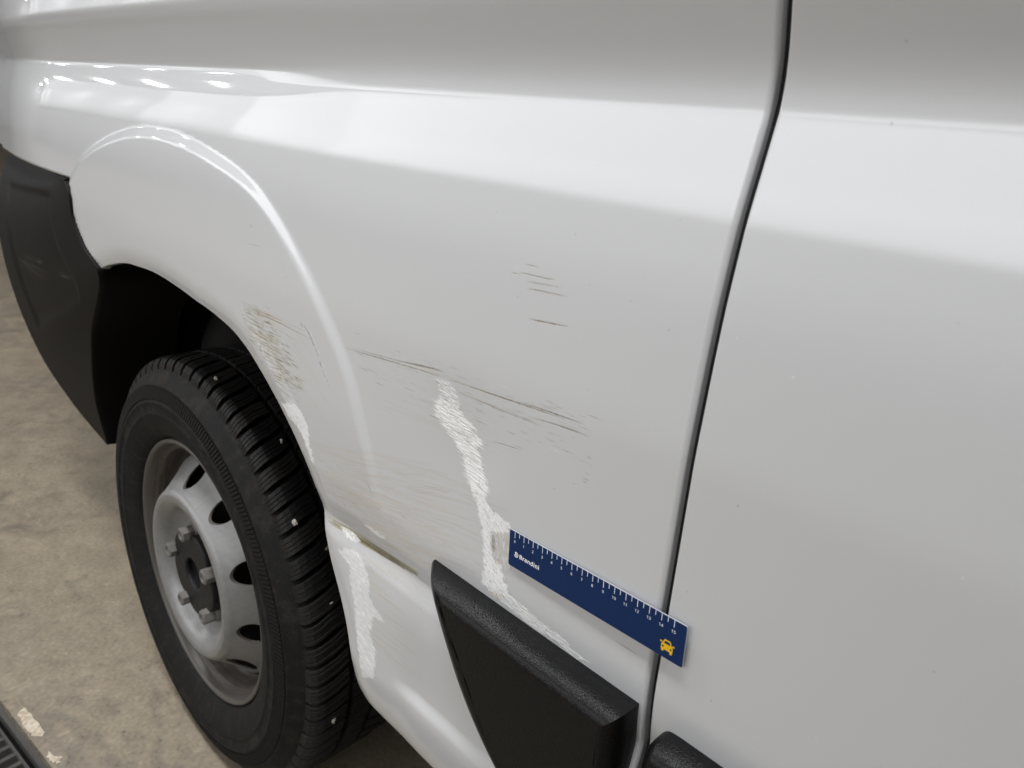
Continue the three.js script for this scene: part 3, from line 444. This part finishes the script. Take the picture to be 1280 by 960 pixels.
  const cone = setN(new THREE.ShapeGeometry(sh, 90));
  const inn = setN(lathe(range(.05, .1435, .0015).map((r) => [r, Zc(r)]), 128)), outr = setN(lathe(range(.183, .1905, .0015).map((r) => [r, Zc(r)]), 128));
  mesh('rim_disc', merge([cone, inn, outr]), silver, wheel).userData.label = 'pale silver steel disc with a ring of round holes';
  mesh('hole_edge', merge(tubes), dirty, wheel).userData.kind = 'stuff';
  mesh('brake_drum', merge([new THREE.CylinderGeometry(.15, .15, .09, 60).rotateX(Math.PI / 2).translate(0, 0, -.15)]), black, wheel);
  // dark hub cover, scalloped round five nuts
  const NA = (k) => (98 - 72 * k) * Math.PI / 180, hs = new THREE.Shape();
  for (let i = 0; i <= 180; i++) { const a = i / 180 * Math.PI * 2; let r = .071; for (let k = 0; k < 5; k++) { const d = Math.atan2(Math.sin(a - NA(k)), Math.cos(a - NA(k))); r -= .0095 * Math.exp(-((d / .22) ** 2)); } const x = r * Math.cos(a), y = r * Math.sin(a); i ? hs.lineTo(x, y) : hs.moveTo(x, y); }
  const hubHole = new THREE.Path(); hubHole.absarc(0, 0, .030, 0, Math.PI * 2, true); hs.holes.push(hubHole);
  const hub = new THREE.ExtrudeGeometry(hs, { depth: .012, bevelEnabled: true, bevelThickness: .004, bevelSize: .004, bevelSegments: 4, curveSegments: 24 }); hub.translate(0, 0, -.037);
  const cup = lathe([[.0, -.034], [.022, -.034], [.027, -.030], [.030, -.025], [.033, -.0212]], 48);
  mesh('hub_cover', merge([hub, cup]), new THREE.MeshPhysicalMaterial({ color: lin(.009, .009, .0105), roughness: .5, specularIntensity: .6, bumpMap: grainTex, bumpScale: .0008 }), wheel);
  const nutM = new THREE.MeshStandardMaterial({ map: rimMap, color: lin(.34, .32, .30), roughness: .6, metalness: .35 });
  const hex = new THREE.CylinderGeometry(.0125, .0125, .022, 6).rotateX(Math.PI / 2).translate(0, 0, -.0225).toNonIndexed(); hex.computeVertexNormals();
  const nut = merge([hex, lathe([[.0118, -.0118], [.0098, -.0102], [.006, -.0096], [.0055, -.0134], [0, -.0134]], 24), lathe([[.0105, -.0295], [.0145, -.0305], [.0155, -.0375]], 24)]);
  for (let k = 0; k < 5; k++) { const m = mesh('wheel_nut', nut, nutM, wheel); m.position.set(.0715 * Math.cos(NA(k)), .0715 * Math.sin(NA(k)), 0); m.rotation.z = k * .7; }
}

// ------------------------------------------------------------------ stones wedged in the tread: [angle deg, z, size, label]
{
  const sm = [new THREE.MeshStandardMaterial({ color: lin(.46, .43, .38), roughness: .8 }), new THREE.MeshStandardMaterial({ color: lin(.26, .21, .17), roughness: .85 })];
  const stones = [[80, -.052, .0042, 0, 'small pale stone wedged highest in the tyre tread, near its top'], [56, -.079, .0042, 0, 'second pale stone from the top, by the long tread groove'], [37.5, -.050, .0052, 0, 'largest white stone wedged in the tread shoulder, beside the rim holes'], [30, -.082, .004, 1, 'brownish stone in the tread just below the largest white stone'], [24, -.088, .0048, 0, 'pale stone in the tread close to the torn arch edge'], [18.5, -.07, .003, 0, 'tiny pale chip in the tread below the stone by the arch edge'], [-12, -.066, .0055, 0, 'cream stone wedged lowest in the tyre tread']];
  const r = rng(9);
  stones.forEach(([a, z, s, k, label]) => {
    const g = new THREE.IcosahedronGeometry(s * .72, 1), p = g.attributes.position; for (let i = 0; i < p.count; i++) { const q = V(p.getX(i), p.getY(i), p.getZ(i)), f = .8 + .4 * Math.abs(Math.sin(q.x * 900 + q.y * 1300 + q.z * 700)); p.setXYZ(i, q.x * f * 1.3, q.y * f * .75, q.z * f * .95); } g.computeVertexNormals();
    const o = mesh('stone', g, sm[k], scene), t = a * Math.PI / 180; o.position.set(WX + .3530 * Math.cos(t), WY + .3530 * Math.sin(t), z); o.rotation.set(r() * 3, r() * 3, r() * 3); o.userData = { label, category: 'stone' };
  });
}

// ------------------------------------------------------------------ ruler laid on the panel across the door gap
{
  const W = .1655, H = .0318, S = 2048 / W, ch = Math.round(H * S), [cv, k] = canvasOf(2048, ch), mm = S / 1000;
  k.fillStyle = '#0b2a58'; k.fillRect(0, 0, 2048, ch);
  k.fillStyle = '#e9eef8'; k.textAlign = 'center'; k.textBaseline = 'alphabetic';
  const x0 = 5.9;
  for (let i = 0; i <= 30; i++) { const x = (x0 + i * 5.0) * mm, l = i % 2 ? 3.9 : 5.6; k.fillRect(x - .28 * mm, 0, .56 * mm, l * mm); }
  k.font = `bold ${3.1 * mm}px monospace`;
  for (let i = 0; i <= 15; i++) k.fillText(String(i), (x0 + i * 10) * mm, 9.9 * mm);
  k.font = `bold ${5.4 * mm}px sans-serif`; k.textAlign = 'left'; k.fillStyle = '#ffffff';
  k.fillText('Brandini', 11.6 * mm, 21.5 * mm);
  // round emblem before the word: ring with a small b
  k.strokeStyle = '#ffffff'; k.lineWidth = .62 * mm; k.beginPath(); k.arc(8.2 * mm, 19.6 * mm, 2.1 * mm, -2.2, 2.9); k.stroke();
  k.lineWidth = .7 * mm; k.beginPath(); k.moveTo(7.5 * mm, 17.6 * mm); k.lineTo(7.5 * mm, 20.4 * mm); k.stroke(); k.beginPath(); k.arc(8.3 * mm, 19.7 * mm, .8 * mm, 0, 7); k.stroke();
  // yellow car seen from the front
  const cx = 152.5 * mm, cy = 22.6 * mm; k.fillStyle = '#f2c21c';
  k.beginPath(); k.moveTo(cx - 4.6 * mm, cy + 3.2 * mm); k.lineTo(cx - 4.6 * mm, cy - .2 * mm); k.quadraticCurveTo(cx - 4.4 * mm, cy - 1.3 * mm, cx - 3.6 * mm, cy - 1.6 * mm); k.lineTo(cx - 2.7 * mm, cy - 4.2 * mm); k.quadraticCurveTo(cx - 2.4 * mm, cy - 5 * mm, cx - 1.5 * mm, cy - 5 * mm); k.lineTo(cx + 1.5 * mm, cy - 5 * mm); k.quadraticCurveTo(cx + 2.4 * mm, cy - 5 * mm, cx + 2.7 * mm, cy - 4.2 * mm); k.lineTo(cx + 3.6 * mm, cy - 1.6 * mm); k.quadraticCurveTo(cx + 4.4 * mm, cy - 1.3 * mm, cx + 4.6 * mm, cy - .2 * mm); k.lineTo(cx + 4.6 * mm, cy + 3.2 * mm); k.closePath(); k.fill();
  k.fillRect(cx - 4.2 * mm, cy + 3 * mm, 1.8 * mm, 1.7 * mm); k.fillRect(cx + 2.4 * mm, cy + 3 * mm, 1.8 * mm, 1.7 * mm); k.fillRect(cx - 5.8 * mm, cy - 2.7 * mm, 1.9 * mm, 1.1 * mm); k.fillRect(cx + 3.9 * mm, cy - 2.7 * mm, 1.9 * mm, 1.1 * mm);
  k.fillStyle = '#0b2a58'; k.beginPath(); k.moveTo(cx - 2.5 * mm, cy - 1.7 * mm); k.lineTo(cx - 1.8 * mm, cy - 3.9 * mm); k.lineTo(cx + 1.8 * mm, cy - 3.9 * mm); k.lineTo(cx + 2.5 * mm, cy - 1.7 * mm); k.closePath(); k.fill();
  for (const s of [-1, 1]) { k.beginPath(); k.arc(cx + s * 3.1 * mm, cy + .9 * mm, .75 * mm, 0, 7); k.fill(); }
  const t = tex(cv, true);
  const ruler = thing('ruler', 'dark blue magnetic ruler marked 0 to 15 lying across the door gap', 'ruler', [-.0057, .7731, .0012]);
  const r = .0016, s = new THREE.Shape(); s.moveTo(r, 0); s.lineTo(W - r, 0); s.quadraticCurveTo(W, 0, W, -r); s.lineTo(W, -H + r); s.quadraticCurveTo(W, -H, W - r, -H); s.lineTo(r, -H); s.quadraticCurveTo(0, -H, 0, -H + r); s.lineTo(0, -r); s.quadraticCurveTo(0, 0, r, 0);
  const body = new THREE.ExtrudeGeometry(s, { depth: .0007, bevelEnabled: false, curveSegments: 6 });
  const face = new THREE.ShapeGeometry(s, 6), p = face.attributes.position, uv = face.attributes.uv; for (let i = 0; i < p.count; i++) uv.setXY(i, p.getX(i) / W, 1 + p.getY(i) / H); face.translate(0, 0, .00095);
  mesh('backing', body, new THREE.MeshPhysicalMaterial({ color: lin(.55, .57, .62), roughness: .4 }), ruler);
  mesh('printed_face', face, new THREE.MeshPhysicalMaterial({ map: t, roughness: .5, specularIntensity: .5 }), ruler);
  ruler.rotation.set(0, -.012, .0395, 'ZYX');
}

// ------------------------------------------------------------------ pale flakes on the floor
{
  const n = noiseField(71, 64), m = dataTex(128, (u, v) => { const d = sstep(.4, .75, n(u * 64, v * 64)), e = 192 + 30 * n(u * 64 + 7, v * 64); return [e - 24 * d, e - 12 - 26 * d, e - 30 - 28 * d]; }, true);
  const mat = new THREE.MeshStandardMaterial({ map: m, roughness: .8 });
  const flake = (pts, label) => { const s = new THREE.Shape(), r = rng(pts.length * 7); pts.forEach(([x, z], i) => { const q = pts[(i + 1) % pts.length]; for (let k = 0; k < 5; k++) { const X = lerp(x, q[0], k / 5) + (r() - .5) * .006, Z = lerp(z, q[1], k / 5) + (r() - .5) * .005; i + k ? s.lineTo(X, -Z) : s.moveTo(X, -Z); } });
    const g = new THREE.ExtrudeGeometry(s, { depth: .001, bevelEnabled: false }); g.rotateX(-Math.PI / 2); const p = g.attributes.position, u = g.attributes.uv; for (let i = 0; i < p.count; i++) u.setXY(i, p.getX(i) * 4, p.getZ(i) * 4);
    const o = mesh('paint_flake', g, mat, scene); o.userData = { label, category: 'paint flake' }; };
  flake([[-.997, .192], [-.985, .189], [-.912, .1785], [-.905, .186], [-.915, .199], [-.955, .203], [-.985, .204]], 'larger pale cream paint flake on the floor beside the drain grate');
  flake([[-.868, .188], [-.846, .184], [-.836, .176], [-.824, .183], [-.834, .19], [-.85, .194]], 'smaller pale paint flake on the floor nearer to the tyre');
}
// ------------------------------------------------------------------ the photographer, standing to the right behind the view and shading the door
{
  // capsules [ax, ay, az, ar, bx, by, bz, br] joined smoothly and meshed on a grid of n cells about a centre
  function flesh(caps, ctr, half, n, k) {
    const mc = new MarchingCubes(n, new THREE.MeshStandardMaterial(), false, false, 400000); mc.isolation = 0;
    const f = mc.field;
    for (let z = 0; z < n; z++) for (let y = 0; y < n; y++) for (let x = 0; x < n; x++) {
      const px = ctr[0] + (x - n / 2) / (n / 2) * half, py = ctr[1] + (y - n / 2) / (n / 2) * half, pz = ctr[2] + (z - n / 2) / (n / 2) * half; let d = 1;
      for (const q of caps) { const ex = q[4] - q[0], ey = q[5] - q[1], ez = q[6] - q[2], t = clamp(((px - q[0]) * ex + (py - q[1]) * ey + (pz - q[2]) * ez) / (ex * ex + ey * ey + ez * ez + 1e-9), 0, 1); const e = Math.hypot(px - q[0] - ex * t, py - q[1] - ey * t, pz - q[2] - ez * t) - lerp(q[3], q[7], t), h = clamp(.5 + .5 * (d - e) / k, 0, 1); d = lerp(d, e, h) - k * h * (1 - h); }
      f[x + y * n + z * n * n] = -d;
    }
    mc.update();
    const g = new THREE.BufferGeometry(), P = mc.positionArray.slice(0, mc.count * 3); for (let i = 0; i < P.length; i += 3) { P[i] = P[i] * half + ctr[0]; P[i + 1] = P[i + 1] * half + ctr[1]; P[i + 2] = P[i + 2] * half + ctr[2]; }
    g.setAttribute('position', new THREE.BufferAttribute(Float32Array.from(P), 3));
    const m = mergeVertices(g, 1e-5); m.computeVertexNormals(); m.setAttribute('uv', new THREE.BufferAttribute(new Float32Array(m.attributes.position.count * 2), 2)); return m.toNonIndexed();
  }
  const skin = new THREE.MeshStandardMaterial({ color: lin(.42, .27, .2), roughness: .6 }), cloth = new THREE.MeshStandardMaterial({ color: lin(.03, .032, .04), roughness: .95 }), denim = new THREE.MeshStandardMaterial({ color: lin(.025, .03, .045), roughness: .95 }), hairM = new THREE.MeshStandardMaterial({ color: lin(.02, .014, .01), roughness: .8 });
  const person = thing('person', 'person in dark jacket and jeans standing before the sliding door holding a phone', 'person', [.585, 0, .725]); person.rotation.y = .6;
  const S = [[-.19, 1.40, -.02], [.19, 1.40, -.02]], E = [[-.25, 1.12, -.07], [.25, 1.12, -.07]], W = [[-.10, 1.075, -.30], [.10, 1.075, -.30]];
  const head = [0, 1.59, -.075];
  const body = [[0, 1.0, 0, .12, 0, 1.36, -.01, .12], [0, 1.42, -.02, .06, 0, 1.52, -.05, .052], [head[0], head[1] + .02, head[2] + .02, .095, head[0], head[1] - .04, head[2] - .015, .075], [head[0], head[1] - .06, head[2] - .05, .05, head[0], head[1] - .075, head[2] - .055, .04], [head[0], head[1] + .005, head[2] - .09, .011, head[0], head[1] - .028, head[2] - .108, .017], [head[0] - .095, head[1] - .005, head[2] + .01, .014, head[0] - .097, head[1] - .04, head[2], .012], [head[0] + .095, head[1] - .005, head[2] + .01, .014, head[0] + .097, head[1] - .04, head[2], .012]];
  for (const i of [0, 1]) body.push([...S[i], .06, ...E[i], .045], [...E[i], .042, ...W[i], .028]);
  const parts = [flesh(body, [0, 1.32, -.18], .46, 84, .03)];
  // hands: palm, four unequal bent fingers behind the phone, thumb on its near face
  for (const [w, s] of [[W[0], 1], [W[1], -1]]) {
    const p = [w[0] + .012 * s, w[1] + .035, w[2] - .03], c = [[...w, .026, p[0], p[1], p[2], .03], [p[0], p[1] - .01, p[2], .027, p[0] + .012 * s, p[1] + .03, p[2] - .012, .022]];
    [[.030, .036], [.014, .042], [-.003, .040], [-.019, .032]].forEach(([o, L]) => { const a = [p[0] + .012 * s, p[1] + o, p[2] - .018], m = [a[0] + L * .55 * s, a[1] + .004, a[2] - .012], t = [m[0] + L * .6 * s, m[1], m[2] + .012]; c.push([...a, .0095, ...m, .009], [...m, .009, ...t, .0075]); });
    const a = [p[0] - .004 * s, p[1] + .02, p[2] + .012], m = [a[0] + .022 * s, a[1] + .02, a[2] + .006], t = [m[0] + .024 * s, m[1] + .008, m[2] - .006]; c.push([...a, .014, ...m, .011], [...m, .011, ...t, .009]);
    parts.push(flesh(c, p, .105, 64, .008));
  }
  mesh('body', merge(parts), skin, person);
  const jk = [[0, .93, .02, .16, 0, 1.15, 0, .15], [0, 1.15, 0, .15, 0, 1.34, -.01, .145], [-.16, 1.39, -.02, .085, .16, 1.39, -.02, .085], [0, 1.40, -.02, .09, 0, 1.47, -.04, .075]];
  for (const i of [0, 1]) jk.push([...S[i], .082, ...E[i], .064], [...E[i], .06, lerp(E[i][0], W[i][0], .86), lerp(E[i][1], W[i][1], .86), lerp(E[i][2], W[i][2], .86), .043]);
  mesh('jacket', flesh(jk, [0, 1.15, -.1], .44, 84, .04), cloth, person);
  const tr = [[-.07, .90, .02, .14, .07, .90, .02, .14]]; for (const s of [-1, 1]) tr.push([s * .09, .86, .01, .115, s * .12, .50, -.02, .078], [s * .12, .50, -.02, .078, s * .125, .40, 0, .074], [s * .125, .40, 0, .074, s * .13, .09, .04, .056]);
  mesh('trousers', flesh(tr, [0, .55, 0], .53, 84, .04), denim, person);
  for (const s of [-1, 1]) mesh('shoe', flesh([[s * .13, .065, .05, .045, s * .14, .05, -.10, .042], [s * .14, .05, -.10, .042, s * .15, .036, -.19, .034], [s * .13, .05, .07, .045, s * .13, .04, .07, .04]], [s * .14, .1, -.05], .22, 44, .02), hairM, person);
  mesh('hair', flesh([[head[0], head[1] + .045, head[2] + .03, .094, head[0], head[1] + .01, head[2] + .055, .082], [head[0] - .05, head[1] + .06, head[2] - .03, .05, head[0] + .05, head[1] + .06, head[2] - .03, .05]], [head[0], head[1] + .03, head[2] + .02], .2, 44, .03), hairM, person);
  // phone held square to the view, its lens just behind the point of view
  const ph = thing('phone', 'dark phone held level in both hands of the standing person', 'phone', [.3553 + .018, 1.0838 + .009, .3877 + .019]);
  ph.quaternion.copy(camera.quaternion);
  mesh('case', new RoundedBoxGeometry(.152, .074, .008, 3, .004).translate(.0, -.0, .006), hairM, ph);
}
renderer.render(scene, camera);
